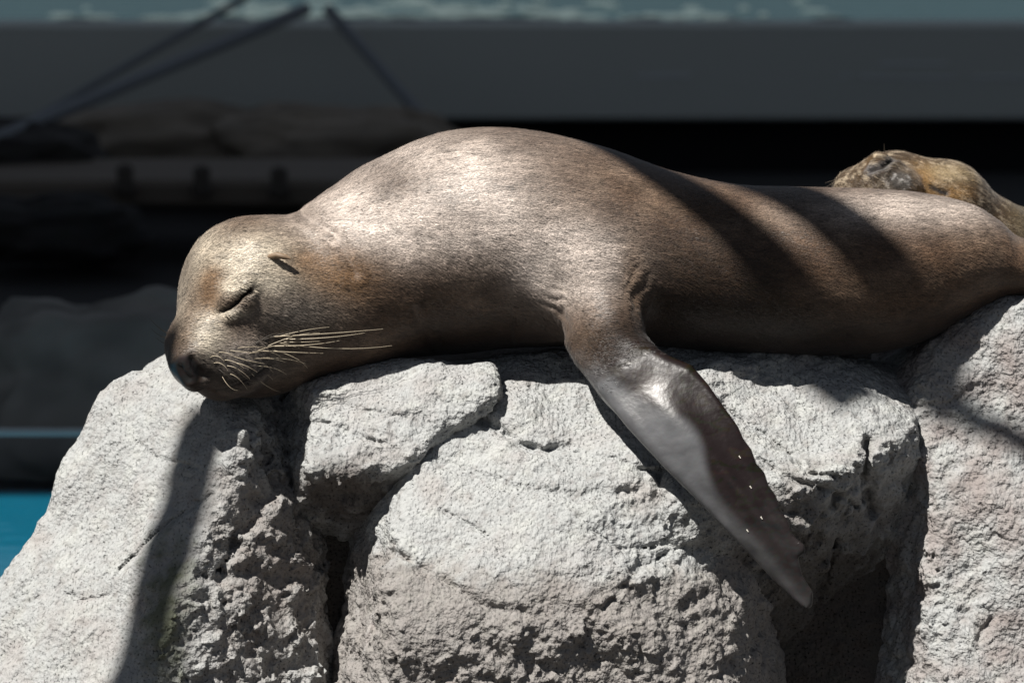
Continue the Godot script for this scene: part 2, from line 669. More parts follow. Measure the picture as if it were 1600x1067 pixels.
func rock_f(p: Vector3, lobes: Array, cuts: Array, k: float) -> float:
	var best := 1e9
	var nb := noise_big.get_noise_3dv(p)
	var rb := 0.5
	for fc: PackedFloat32Array in lobes:
		var d := -1e9
		var r := 0.5
		for o in range(0, fc.size(), 5):
			var e := fc[o] * p.x + fc[o + 1] * p.y + fc[o + 2] * p.z - fc[o + 3]
			var h := clampf(0.5 + 0.5 * (e - d) / k, 0.0, 1.0)
			d = lerpf(d, e, h) + k * h * (1.0 - h) if d > -1e8 else e
			r = lerpf(r, fc[o + 4], h)
		var h2 := clampf(0.5 + 0.5 * (best - d) / 0.02, 0.0, 1.0)
		rb = lerpf(rb, r, h2)
		best = smin(best, d, 0.02)
	if absf(best) > 0.09:
		return best
	best += nb * 0.028
	var nm := noise_mid.get_noise_3dv(p)
	best += (0.0025 + 0.0135 * rb) * nm
	var cl := noise_cell.get_noise_3dv(p + Vector3(nm, nb, nm) * 0.03)
	best -= (0.002 + 0.024 * rb) * (cl + 0.6) * 0.8
	for c in cuts:
		var q := Vector2(p.x, p.y)
		if (c[3] as Rect2).has_point(q):
			q += Vector2(nm, nb) * 0.012
			var pts: PackedVector2Array = c[2]
			var dm := 1e9
			for s in pts.size() - 1:
				var cp := Geometry2D.get_closest_point_to_segment(q, pts[s], pts[s + 1])
				dm = minf(dm, cp.distance_to(q))
			var w: float = c[0]
			best += c[1] * exp(-dm * dm / (w * w)) * (0.75 + 0.5 * nm)
	if absf(best) < 0.03:
		var nf := noise_fine.get_noise_3dv(p)
		best += (0.0014 + 0.0065 * rb) * nf
		var pit := noise_pit.get_noise_3dv(p + Vector3(nf, nm, nf) * 0.01)   # -1 at cell centres
		best += (0.0008 + 0.0022 * rb) * clampf(-pit - 0.45, 0.0, 1.0) * 2.0
	return best

var boulder_sets := []

func boulder(called: String, label: String, lobes: Array, cut_list: Array, seed_px: Array, fine: Array, tint: Callable, cell := 0.0045, k := 0.03, reach := 0.25):
	var fl := []
	for l in lobes: fl.append(facets(l))
	var cuts := cracks(cut_list)
	var f := func(p: Vector3) -> float: return rock_f(p, fl, cuts, k)
	# fine: [x0, x1, y0, y1, z0, z1] in metres where cells stay small
	var xs := axis(fine[0] - 0.25, fine[0], fine[1], fine[1] + reach, cell)
	var ys := axis(-1.25, fine[2], fine[3], fine[3] + 0.1, cell)
	var zs := axis(fine[4] - 0.9, fine[4], fine[5], fine[5] + 0.12, cell)
	var t0 := Time.get_ticks_msec()
	var res := nets(f, xs, ys, zs, [at(seed_px[0], seed_px[1], seed_px[2])])
	var verts: PackedVector3Array = res[0]
	var nrm := smooth_normals(verts, res[1])
	var cols := PackedColorArray()
	cols.resize(verts.size())
	for i in verts.size():
		cols[i] = tint.call(verts[i], nrm[i])
	var base := at(seed_px[0], 1067, seed_px[2] - 0.1)
	var o := put(called, commit(verts, res[1], nrm, cols, base), M.stone)
	set_frame(o, base)
	tag(o, label, "boulder")
	boulder_sets.append([fl, cuts, k])
	print(called, " verts ", verts.size(), " ms ", Time.get_ticks_msec() - t0)

func stone_tint(p: Vector3, n: Vector3) -> Color:
	var a := noise_tint.get_noise_3dv(p)
	var b := noise_tint.get_noise_3dv(p * 2.3 + Vector3(5, 1, 2))
	var c := noise_mid.get_noise_3dv(p * 1.7 + Vector3(1, 7, 3))
	var col := Color(0.348, 0.355, 0.352)
	col = col.lerp(Color(0.315, 0.29, 0.275), clampf(a * 1.6, 0.0, 1.0) * 0.6)
	col = col.lerp(Color(0.41, 0.42, 0.40), clampf(b * 1.8, 0.0, 1.0) * 0.6)
	col = col.lerp(Color(0.20, 0.185, 0.175), clampf(c * 1.6 - 0.2, 0.0, 1.0) * 0.6)
	return col

func algae_tint(p: Vector3, n: Vector3) -> Color:
	var col := stone_tint(p, n)
	var w := blob(p, 430, 880, 110, 190) + noise_mid.get_noise_3dv(p) * 0.5
	col = col.lerp(Color(0.20, 0.175, 0.16), clampf(w, 0.0, 1.0) * 0.8)
	var q := at(262, 960, 0.2)
	var d := Vector2((p.x - q.x) / 0.05, (p.y - q.y) / 0.14).length() + noise_mid.get_noise_3dv(p) * 0.9
	return col.lerp(Color(0.075, 0.085, 0.035), clampf(1.25 - d, 0.0, 1.0) * 0.75)

func brown_tint(p: Vector3, n: Vector3) -> Color:
	return stone_tint(p, n).lerp(Color(0.25, 0.215, 0.20), 0.55 + 0.4 * noise_mid.get_noise_3dv(p))

# the broad boulder: darker brown below its pale shelf
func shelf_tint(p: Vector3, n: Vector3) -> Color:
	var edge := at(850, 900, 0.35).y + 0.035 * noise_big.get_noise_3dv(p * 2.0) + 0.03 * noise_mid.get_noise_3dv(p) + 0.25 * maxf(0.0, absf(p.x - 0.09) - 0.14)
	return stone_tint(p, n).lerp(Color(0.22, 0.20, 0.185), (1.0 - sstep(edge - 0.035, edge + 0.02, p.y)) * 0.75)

# the right boulder: shade painted into the face under its overhang
func painted_shade_tint(p: Vector3, n: Vector3) -> Color:
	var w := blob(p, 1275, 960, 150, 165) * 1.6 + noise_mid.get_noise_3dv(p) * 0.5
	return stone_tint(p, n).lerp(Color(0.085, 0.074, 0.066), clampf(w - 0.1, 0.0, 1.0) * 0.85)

func pink_tint(p: Vector3, n: Vector3) -> Color:
	return stone_tint(p, n).lerp(Color(0.255, 0.228, 0.218), clampf(0.4 + noise_tint.get_noise_3dv(p * 1.5) * 1.2, 0.0, 1.0))

# the block: darker brown on its lower edge
func dark_edge_tint(p: Vector3, n: Vector3) -> Color:
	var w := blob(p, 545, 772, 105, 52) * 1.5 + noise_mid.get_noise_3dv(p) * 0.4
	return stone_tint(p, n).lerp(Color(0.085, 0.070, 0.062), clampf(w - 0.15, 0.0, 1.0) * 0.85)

func make_boulders():
	# left boulder under the head
	boulder("boulder", "pale smooth boulder with speckled left slope under the sleeping sea lion's chin", [
		[[135, 660, -0.1, -0.55, 0.40, 0.73, 0.1], [135, 660, -0.1, -0.88, 0.47, -0.12, 0.1], [215, 575, -0.1, -0.45, 0.89, 0.0, 0.1],
		[330, 628, 0.085, 0.05, 0.90, 0.42, 0.15], [378, 720, 0.17, 0.44, 0.06, 0.89, 1.1], [410, 674, 0.15, 0.08, 0.76, 0.65, 0.8], [492, 790, 0.05, 0.86, 0.42, 0.28, 0.9], [522, 900, 0.0, 0.97, 0.02, 0.22, 0.8], [300, 900, -0.55, 0, 0, -1, 0.3]],
		[[20, 905, -0.1, -0.80, 0.58, 0.1, 0.1], [20, 905, -0.02, -0.45, 0.45, 0.77, 0.1], [300, 900, 0.13, 0.3, 0.1, 0.95, 0.6], [400, 900, 0.0, 0.97, 0.02, 0.22, 0.8], [120, 800, 0.0, 0.0, 1.0, 0.1, 0.1], [300, 900, -0.55, 0, 0, -1, 0.3]]],
		[[0.003, 0.010, [190, 690], [235, 720], [300, 735]], [0.0025, 0.008, [120, 800], [150, 850], [160, 900]], [0.004, 0.012, [170, 905], [215, 860], [265, 815], [330, 770]], [0.003, 0.01, [85, 935], [120, 943], [165, 930]], [0.02, 0.03, [400, 700], [420, 760], [380, 830], [330, 900]], [0.012, 0.018, [460, 790], [520, 850], [480, 900], [350, 905]]],
		[250, 850, 0.1], [-1.05, -0.32, -0.72, 0.02, -0.15, 0.32], algae_tint)
	# block under the neck
	boulder("boulder", "blocky pale boulder with dark overhanging underside below the sea lion's neck", [
		[[620, 620, 0.155, -0.12, 0.62, 0.77, 0.3], [640, 557, 0.10, -0.05, 0.96, -0.26, 0.15], [762, 660, 0.12, 0.70, -0.62, 0.35, 0.8], [560, 768, 0.21, -0.10, -0.88, 0.46, 1.0],
		[455, 640, 0.05, -0.9, 0.12, 0.3, 0.7], [795, 580, 0.0, 0.9, 0.2, 0.2, 0.5], [600, 600, -0.4, 0, 0, -1, 0.3]]],
		[[0.004, 0.012, [450, 655], [510, 660], [560, 680], [600, 692]], [0.003, 0.008, [500, 620], [560, 640], [640, 655]]],
		[600, 640, 0.1], [-0.46, 0.02, -0.34, 0.02, -0.1, 0.3], dark_edge_tint)
	# central boulder below the body
	boulder("boulder", "largest pale boulder with broad flat bright face at the centre front", [
		[[830, 790, 0.30, -0.10, 0.50, 0.86, 0.12], [860, 625, 0.13, -0.03, 0.72, 0.69, 0.3], [850, 985, 0.415, 0.0, -0.13, 0.99, 1.0], [596, 818, 0.22, -0.94, 0.14, 0.30, 0.7],
		[1180, 930, 0.38, 0.86, 0.06, 0.5, 0.8], [1060, 765, 0.245, 0.42, 0.36, 0.83, 0.7], [632, 684, 0.14, -0.68, 0.66, 0.3, 0.4], [880, 552, 0.08, 0.0, 0.97, -0.1, 0.2], [1185, 960, 0.2, 0.95, 0.0, 0.3, 0.8], [850, 800, -0.4, 0, 0, -1, 0.3]]],
		[[0.003, 0.010, [690, 790], [760, 830], [800, 890]], [0.0025, 0.008, [900, 800], [960, 850], [1050, 850]], [0.008, 0.022, [735, 655], [780, 668], [810, 696], [850, 704], [890, 695]], [0.012, 0.010, [690, 720], [800, 760], [900, 775], [1000, 760]], [0.004, 0.008, [880, 700], [960, 715], [1040, 745], [1070, 790]], [0.008, 0.014, [620, 860], [700, 905], [760, 940], [840, 950]], [0.006, 0.012, [940, 940], [1000, 880], [1090, 840]]],
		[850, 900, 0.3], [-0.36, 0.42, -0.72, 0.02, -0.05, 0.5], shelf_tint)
	# low front boulder at the bottom centre-left
	boulder("boulder", "low brown rough boulder at the bottom beside the dark crevice", [
		[[640, 960, 0.30, -0.25, -0.02, 0.97, 1.1], [640, 905, 0.22, -0.25, 0.85, 0.45, 0.8], [572, 1000, 0.2, -0.97, 0.1, 0.12, 0.7], [800, 1000, 0.1, 1, 0, 0, 0.5], [640, 1000, -0.3, 0, 0, -1, 0.3]]],
		[], [620, 1000, 0.1], [-0.34, -0.1, -0.72, -0.38, 0.0, 0.36], brown_tint)
	# right-hand boulder beside the flipper
	boulder("boulder", "wide pale boulder with deep shaded front face behind the hanging flipper", [
		[[1180, 610, 0.10, 0.02, 0.72, 0.69, 0.3], [1160, 540, 0.08, 0.0, 0.97, -0.1, 0.2], [1370, 620, 0.08, 0.5, 0.75, 0.42, 0.4], [1450, 720, 0.0, 0.95, 0.05, 0.3, 0.7],
		[1270, 795, 0.26, 0.22, -0.46, 0.86, 0.8], [1400, 780, 0.1, 0.55, -0.6, 0.58, 0.8], [1390, 900, 0.05, 0.93, -0.25, 0.25, 0.8], [1000, 700, 0.0, -1, 0, 0.1, 0.5], [1200, 700, -0.4, 0, 0, -1, 0.3]]],
		[[0.005, 0.014, [1130, 640], [1180, 670], [1240, 710], [1260, 740], [1300, 745]], [0.006, 0.014, [1150, 690], [1220, 740], [1300, 770], [1340, 790]], [0.012, 0.03, [1360, 690], [1350, 740], [1370, 800]], [0.01, 0.02, [1300, 780], [1310, 860], [1290, 960]]],
		[1230, 650, 0.1], [0.22, 0.84, -0.72, 0.02, -0.1, 0.34], painted_shade_tint)
	# far right boulder
	boulder("boulder", "tall pinkish grey boulder crossed by thin shadow bars at the right edge", [
		[[1480, 800, 0.11, -0.22, 0.22, 0.95, 0.35], [1490, 560, 0.10, -0.15, 0.72, 0.68, 0.3], [1400, 575, 0.0, -0.6, 0.78, 0.1, 0.3], [1520, 480, 0.02, -0.1, 0.98, 0.0, 0.2],
		[1345, 900, -0.1, -0.9, 0.1, 0.4, 0.5], [2080, 700, 0, 0.9, 0.2, 0.2, 0.5], [1500, 700, -0.5, 0, 0, -1, 0.3]]],
		[[0.006, 0.012, [1560, 960], [1530, 1010], [1560, 1060]], [0.005, 0.01, [1440, 640], [1500, 630], [1540, 600]]],
		[1500, 800, 0.1], [0.62, 1.05, -0.72, 0.1, -0.2, 0.26], pink_tint, 0.0045, 0.03, 0.75)
	# backing stone that closes the gaps, coloured dark to carry their shade
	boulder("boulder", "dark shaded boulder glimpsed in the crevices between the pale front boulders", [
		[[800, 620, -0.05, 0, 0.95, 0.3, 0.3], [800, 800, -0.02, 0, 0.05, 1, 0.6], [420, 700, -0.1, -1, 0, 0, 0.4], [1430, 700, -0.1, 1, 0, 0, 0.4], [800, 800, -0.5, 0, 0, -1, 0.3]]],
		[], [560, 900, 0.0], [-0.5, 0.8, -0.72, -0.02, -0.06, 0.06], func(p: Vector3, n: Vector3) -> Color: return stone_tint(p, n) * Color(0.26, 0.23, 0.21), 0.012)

# ---------------------------------------------------------------- sea lions
var tab_top := PackedFloat32Array()
var tab_bot := PackedFloat32Array()
var tab_b := PackedFloat32Array()
var tab_x0 := 0.0
var tab_dx := 0.005
var flip_poly := PackedVector2Array()
var head_pts := {}
var whisker_roots: Array[Vector2] = []

func hermite_table(ks: Array, col: int, x0: float, dx: float, n: int) -> PackedFloat32Array:
	var out := PackedFloat32Array()
	var m := ks.size()
	var seg := 0
	for i in n:
		var x := x0 + dx * i
		while seg < m - 2 and x > ks[seg + 1][0]: seg += 1
		var x1: float = ks[seg][0]
		var x2: float = ks[seg + 1][0]
		var t := clampf((x - x1) / (x2 - x1), 0.0, 1.0)
		var y1: float = ks[seg][col]
		var y2: float = ks[seg + 1][col]
		var pa: Array = ks[maxi(seg - 1, 0)]
		var pd: Array = ks[mini(seg + 2, m - 1)]
		var m1: float = (y2 - pa[col]) / maxf(x2 - pa[0], 1e-6) * (x2 - x1)
		var m2: float = (pd[col] - y1) / maxf(pd[0] - x1, 1e-6) * (x2 - x1)
		var t2 := t * t
		var t3 := t2 * t
		out.append((2 * t3 - 3 * t2 + 1) * y1 + (t3 - 2 * t2 + t) * m1 + (-2 * t3 + 3 * t2) * y2 + (t3 - t2) * m2)
	return out

func build_tables():
	# u, top v, bottom v, half depth px
	var rows := [[450, 380, 440, 40], [475, 334, 480, 90], [500, 307, 510, 130], [530, 284, 530, 152], [560, 263, 540, 168], [600, 243, 545, 184], [650, 220, 548, 198], [700, 205, 545, 206],
		[770, 199, 545, 210], [850, 207, 542, 206], [950, 232, 540, 196], [1050, 267, 548, 186], [1150, 288, 556, 178], [1250, 292, 560, 172], [1320, 293.5, 556, 166], [1380, 296, 550, 158], [1450, 303, 530, 142],
		[1520, 320, 492, 118], [1560, 344, 472, 98], [1585, 366, 468, 86], [1620, 378, 466, 82], [1680, 386, 466, 84], [1760, 394, 462, 80], [1830, 405, 455, 70]]
	var ks := []
	for r in rows:
		var t := at(r[0], r[1], -0.05)
		var b := at(r[0], r[2], -0.05)
		ks.append([t.x, t.y, b.y, r[3] / 800.0])
	tab_x0 = ks[0][0]
	var n := int((ks[-1][0] - tab_x0) / tab_dx) + 1
	tab_top = hermite_table(ks, 1, tab_x0, tab_dx, n)
	tab_bot = hermite_table(ks, 2, tab_x0, tab_dx, n)
	tab_b = hermite_table(ks, 3, tab_x0, tab_dx, n)
	for uv in [[892, 535], [904, 565], [937, 614], [980, 668], [1035, 728], [1089, 782], [1143, 837], [1198, 896], [1232, 930], [1252, 945], [1261, 938], [1262, 918], [1246, 893], [1240, 866],
			[1251, 856], [1249, 846], [1233, 832], [1226, 812], [1212, 790], [1208, 772], [1196, 755], [1190, 735], [1178, 722], [1170, 700], [1158, 684], [1150, 665], [1128, 634], [1105, 600], [1080, 570], [1046, 556], [1018, 540]]:
		var p := at(uv[0], uv[1], 0.28)
		flip_poly.append(Vector2(p.x, p.y))

func poly_sd(q: Vector2, poly: PackedVector2Array) -> float:
	var d := 1e9
	var n := poly.size()
	var inside := false
	var a := poly[n - 1]
	for i in n:
		var b := poly[i]
		var e := b - a
		var w := q - a
		var t := clampf(w.dot(e) / e.length_squared(), 0.0, 1.0)
		d = minf(d, (w - e * t).length_squared())
		if (a.y > q.y) != (b.y > q.y) and q.x < (b.x - a.x) * (q.y - a.y) / (b.y - a.y) + a.x:
			inside = not inside
		a = b
	return -sqrt(d) if inside else sqrt(d)

# how far along the flipper (0 shoulder, 1 tip) and across it (0 leading edge, 1 trailing edge)
func flip_along(x: float, y: float) -> float:
	return ((x - 0.15) * 0.62 + (0.07 - y) * 0.785) / 0.70

func flip_across(x: float, y: float) -> float:
	var t := flip_along(x, y)
	var perp := (x - 0.15) * 0.785 - (0.07 - y) * 0.62    # positive to the upper right
	return (perp + 0.065) / lerpf(0.15, 0.13, clampf(t, 0.0, 1.0))

func flipper_f(p: Vector3) -> float:
	if p.x < 0.03 or p.x > 0.66 or p.y > 0.14 or p.y < -0.6:
		return 1.0
	var q := Vector2(p.x, p.y)
	var d2 := poly_sd(q, flip_poly)
	if d2 > 0.06: return d2
	var t := flip_along(p.x, p.y)
	var s := clampf(flip_across(p.x, p.y), 0.0, 1.0)
	var zc := 0.135 + 0.30 * t + 0.12 * sstep(-0.05, 0.5, t) * (1.0 - t) * 1.2
	var thick := lerpf(0.055, 0.026, sstep(0.05, 0.42, t))
	thick = lerpf(thick, 0.012, sstep(0.4, 1.0, t))
	thick *= lerpf(1.0, 0.42, sstep(0.25, 0.9, s) * sstep(0.15, 0.45, t))
	zc -= 0.018 * sstep(0.2, 0.55, t) * (0.5 - s) * 0.6
	# low ridge that runs along the forearm between the leading face and the back
	var ridge := exp(-pow((s - 0.40) / 0.24, 2.0)) * 0.008 * sstep(0.25, 0.4, t) * (1.0 - sstep(0.75, 1.0, t))
	ridge += 0.0026 * sin(s * 24.0 + 2.0 + 1.5 * t) * sstep(0.4, 0.7, t) + 0.0008 * noise_big.get_noise_3dv(p * 4.0)
	var dz := absf(p.z - zc) - thick - ridge
	return smax(d2, dz, minf(0.020, thick * 0.9))

func head_base(p: Vector3) -> float:
	var h := cone(p, at(690, 425, -0.02), at(545, 440, 0.03), 0.145, 0.143)
	h = smin(h, cone(p, at(545, 442, 0.03), at(398, 457, 0.06), 0.140, 0.144), 0.04)
	var mz := cone(p, at(398, 462, 0.075), at(328, 532, 0.15), 0.134, 0.078)
	mz = smin(mz, cone(p, at(332, 545, 0.15), at(310, 562, 0.185), 0.074, 0.058), 0.03)
	mz = smin(mz, cone(p, at(400, 540, 0.07), at(345, 582, 0.13), 0.098, 0.055), 0.03)
	mz = smin(mz, cone(p, at(405, 535, 0.06), at(545, 465, 0.03), 0.10, 0.130), 0.04)
	h = smin(h, mz, 0.05)
	h = smin(h, (p - at(289, 542, 0.14)).length() - 0.036, 0.025)     # far whisker pad
	h = smin(h, (p - at(372, 568, 0.176)).length() - 0.058, 0.03)    # near whisker pad
	h = smin(h, cone(p, at(294, 562, 0.222), at(303, 592, 0.214), 0.026, 0.024), 0.014)     # nose
	return smin(h, cone(p, at(402, 424, 0.165), at(358, 456, 0.175), 0.026, 0.022), 0.03)      # brow

func find_face():
	var rng := RandomNumberGenerator.new()
	rng.seed = 31
	for row in 5:
		for c in 8 - row:
			whisker_roots.append(Vector2(330 + c * 14 + row * 5 + rng.randf_range(-3, 3), 556 - c * 4.0 + row * 10.5 + rng.randf_range(-2, 2)))
	for e in [["eye", [[347, 485], [356, 482], [367, 474], [377, 462], [387, 453]]], ["lid", [[350, 470], [364, 458], [380, 446]]], ["low", [[356, 494], [372, 484], [388, 470]]],
			["nostril", [[299, 560], [306, 575], [317, 588]]], ["nostril_far", [[281, 574], [286, 584], [293, 592]]], ["lip", [[312, 608], [338, 612], [368, 602], [398, 585], [424, 565]]], ["ear", [[419, 399]]]]:
		var pts := []
		for q in e[1]: pts.append(hit(head_base, q[0], q[1]))
		head_pts[e[0]] = pts

func path_d(p: Vector3, key: String, ra: float, rb: float) -> float:
	var pts: Array = head_pts[key]
	var d := 1e9
	var n := pts.size() - 1
	for i in n:
		d = minf(d, cone(p, pts[i], pts[i + 1], lerpf(ra, rb, float(i) / n), lerpf(ra, rb, float(i + 1) / n)))
	return d

const CREASES := [[Vector2(-0.405, 0.245), Vector2(-0.34, 0.205), 0.005], [Vector2(-0.34, 0.205), Vector2(-0.30, 0.13), 0.003], [Vector2(-0.19, 0.06), Vector2(-0.155, -0.02), 0.003]]

func sea_lion_f(p: Vector3) -> float:
	var d := 1.0
	var fi := (p.x - tab_x0) / tab_dx
	var n := tab_top.size()
	if fi > -20.0:
		var g := clampf(fi, 0.0, n - 1.001)
		var i := int(g)
		var t := g - i
		var top := lerpf(tab_top[i], tab_top[i + 1], t)
		var bot := lerpf(tab_bot[i], tab_bot[i + 1], t)
		var b := lerpf(tab_b[i], tab_b[i + 1], t)
		var a := (top - bot) * 0.5
		var yy := (p.y - (top + bot) * 0.5) / a
		var zz := (p.z + 0.05) / b
		var r := sqrt(yy * yy + zz * zz)
		d = (r - 1.0) * (a * b / sqrt(a * a * zz * zz + b * b * yy * yy) * r if r > 1e-4 else a)
		if fi < 0.0: d = maxf(d, 0.0) + (-fi) * tab_dx
		elif fi > n - 1: d = maxf(d, (fi - n + 1) * tab_dx)
	if p.x < 0.1:
		var h := head_base(p)
		if absf(h) < 0.04 and p.x < -0.4 and p.z > 0.05:
			h = smin(h, path_d(p, "lid", 0.009, 0.012), 0.03)
			h = smin(h, path_d(p, "low", 0.005, 0.007), 0.02)
			h = smax(h, -path_d(p, "eye", 0.0028, 0.0058), 0.012)
			h = smax(h, -path_d(p, "nostril", 0.007, 0.010), 0.006)
			h = smax(h, -path_d(p, "nostril_far", 0.005, 0.006), 0.006)
			h = smax(h, -path_d(p, "lip", 0.003, 0.002), 0.010)
		d = smin(d, h, 0.06)
		if absf(d) < 0.02 and p.z > 0.0:
			for cr in CREASES:
				var q := Vector2(p.x, p.y)
				var e := Geometry2D.get_closest_point_to_segment(q, cr[0], cr[1]).distance_to(q)
				if e < 0.04: d += cr[2] * exp(-e * e / 0.00007) - cr[2] * 0.5 * exp(-pow(e - 0.017, 2.0) / 0.00012)
	if p.x > 1.1:
		d = smin(d, cone(p, at(1800, 428, -0.02), at(2010, 462, 0.07), 0.055, 0.022), 0.04)
		d = smin(d, cone(p, at(1800, 428, -0.08), at(2030, 450, -0.18), 0.055, 0.022), 0.04)
	if p.x > 0.0:
		var arm := cone(p, at(830, 425, 0.04), at(925, 455, 0.12), 0.115, 0.085)
		arm = smin(arm, cone(p, at(930, 455, 0.13), at(948, 520, 0.19), 0.080, 0.066), 0.04)
		arm = smin(arm, cone(p, at(948, 520, 0.19), at(985, 590, 0.235), 0.064, 0.050), 0.03)
		arm = smin(arm, flipper_f(p), 0.035)
		d = smin(d, arm, 0.05)
		if absf(d) < 0.02 and p.z > 0.0 and p.y > -0.05:
			var w1 := blob(p, 872, 488, 24, 34)
			var w2 := blob(p, 992, 462, 22, 40)
			if w1 > 0.02: d += 0.0026 * w1 * sin(Vector2(p.x - 0.02, p.y + 0.02).length() * 380.0 + 5.0 * noise_mid.get_noise_3dv(p * 0.6))
			if w2 > 0.02: d += 0.0024 * w2 * 0.8 * sin(Vector2(p.x - 0.32, p.y - 0.06).length() * 360.0 + 6.0 * noise_mid.get_noise_3dv(p * 0.6))
	return d

func hit(f: Callable, u: float, v: float) -> Vector3:
	var o := Vector3(0, 0, CAM_D)
	var dir := (at(u, v, 0.0) - o).normalized()
	var t := CAM_D - 1.0
	for i in 160:
		var d: float = f.call(o + dir * t)
		if d < 0.0004: break
		t += minf(d * 0.7, 0.05)
		if t > CAM_D + 1.5: break
	return o + dir * t

func normal_of(f: Callable, p: Vector3) -> Vector3:
	var e := 0.004
	return Vector3(f.call(p + Vector3(e, 0, 0)) - f.call(p - Vector3(e, 0, 0)), f.call(p + Vector3(0, e, 0)) - f.call(p - Vector3(0, e, 0)), f.call(p + Vector3(0, 0, e)) - f.call(p - Vector3(0, 0, e))).normalized()

func blob(p: Vector3, u: float, v: float, ru: float, rv: float) -> float:
	var q := at(u, v, 0.1)
	return exp(-(pow((p.x - q.x) * 800.0 / ru, 2.0) + pow((p.y - q.y) * 800.0 / rv, 2.0)))

func sea_lion_tint(p: Vector3, n: Vector3) -> Color:
	var a := noise_tint.get_noise_3dv(p * 1.2)
	var b := noise_mid.get_noise_3dv(p * Vector3(0.5, 1.2, 1.2))
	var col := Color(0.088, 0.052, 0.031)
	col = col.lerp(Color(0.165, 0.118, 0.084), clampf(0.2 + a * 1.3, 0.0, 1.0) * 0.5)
	col = col.lerp(Color(0.022, 0.0125, 0.007), sstep(0.08, 0.38, p.x) * (1.0 - sstep(0.55, 0.75, p.x + p.y)) * sstep(0.32, 0.12, p.y) * 0.9)  # shade of the far flank put into the fur colour
	col = col.lerp(Color(0.57, 0.495, 0.44), clampf(blob(p, 575, 352, 95, 62) * 1.2 + blob(p, 690, 290, 160, 80) * 0.7 + blob(p, 888, 412, 75, 52) * 2.2 + blob(p, 745, 350, 70, 50) * 0.6 + blob(p, 1420, 325, 150, 30) * 0.9 + blob(p, 700, 240, 120, 30) * 0.4 + blob(p, 720, 330, 90, 60) * 0.5, 0.0, 1.0) * (0.85 + a * 0.3))  # pale fur, with the hump and shoulder highlights painted in
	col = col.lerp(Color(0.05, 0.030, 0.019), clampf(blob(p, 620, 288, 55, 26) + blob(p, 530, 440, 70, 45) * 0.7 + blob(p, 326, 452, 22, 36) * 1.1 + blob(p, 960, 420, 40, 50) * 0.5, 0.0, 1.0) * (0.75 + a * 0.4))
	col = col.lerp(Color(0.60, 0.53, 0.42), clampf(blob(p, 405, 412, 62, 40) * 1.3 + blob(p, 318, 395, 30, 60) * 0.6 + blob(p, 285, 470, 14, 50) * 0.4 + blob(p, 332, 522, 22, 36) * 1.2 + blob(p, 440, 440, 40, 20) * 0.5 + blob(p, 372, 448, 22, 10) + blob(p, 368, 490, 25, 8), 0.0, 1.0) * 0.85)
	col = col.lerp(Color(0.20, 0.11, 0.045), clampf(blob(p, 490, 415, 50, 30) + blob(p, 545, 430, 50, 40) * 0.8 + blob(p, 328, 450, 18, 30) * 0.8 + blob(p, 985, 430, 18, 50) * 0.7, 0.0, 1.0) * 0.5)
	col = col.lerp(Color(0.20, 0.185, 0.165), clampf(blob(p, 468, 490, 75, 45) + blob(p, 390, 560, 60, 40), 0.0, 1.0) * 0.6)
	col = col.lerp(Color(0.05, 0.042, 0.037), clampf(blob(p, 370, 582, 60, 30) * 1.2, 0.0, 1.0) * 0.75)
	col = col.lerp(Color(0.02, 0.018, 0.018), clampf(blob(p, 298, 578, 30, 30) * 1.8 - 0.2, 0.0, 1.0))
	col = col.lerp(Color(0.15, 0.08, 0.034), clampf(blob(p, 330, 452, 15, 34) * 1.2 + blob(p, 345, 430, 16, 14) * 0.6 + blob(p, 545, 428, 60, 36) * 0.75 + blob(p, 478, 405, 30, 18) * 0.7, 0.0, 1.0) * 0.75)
	if p.x < -0.45 and p.z > 0.1:
		var px := Vector2(p.x, p.y) * 800.0 * CAM_D / (CAM_D - p.z) + Vector2(800.0, 0)
		px.y = 533.5 - px.y
		for r in whisker_roots:
			if px.distance_squared_to(r) < 14.0: col = col.lerp(Color(0.012, 0.010, 0.009), 0.75)
		col = col.lerp(Color(0.012, 0.009, 0.008), 1.0 - sstep(0.0, 0.005, path_d(p, "eye", 0.002, 0.005)))
		col = col.lerp(Color(0.012, 0.009, 0.008), 1.0 - sstep(0.0, 0.004, path_d(p, "lip", 0.003, 0.002)))
	col = col.lerp(Color(0.020, 0.012, 0.008), clampf(sstep(0.10, 0.0, p.y) * sstep(-0.26, -0.14, p.x) * (1.0 - blob(p, 905, 470, 60, 60)), 0.0, 1.0) * 0.75)  # belly shade put into the fur colour along the underside
	# bare flipper skin
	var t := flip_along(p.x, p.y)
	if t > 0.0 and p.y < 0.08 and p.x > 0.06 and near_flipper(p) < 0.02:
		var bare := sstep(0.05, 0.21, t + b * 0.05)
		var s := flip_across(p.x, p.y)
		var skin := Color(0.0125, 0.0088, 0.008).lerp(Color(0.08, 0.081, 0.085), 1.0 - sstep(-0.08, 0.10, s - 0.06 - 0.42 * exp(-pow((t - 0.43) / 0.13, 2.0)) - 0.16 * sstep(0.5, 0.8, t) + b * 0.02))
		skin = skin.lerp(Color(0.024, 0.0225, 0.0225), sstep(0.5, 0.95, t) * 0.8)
		skin = skin.lerp(Color(0.06, 0.05, 0.045), clampf(blob(p, 1012, 598, 22, 14) * 0.6 + maxf(a, 0.0) * 0.12, 0.0, 1.0)) * (1.0 + 0.15 * b)  # mottling, plus a highlight painted on the wrist
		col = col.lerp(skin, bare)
	return col * (1.0 + 0.32 * b + 0.2 * a)

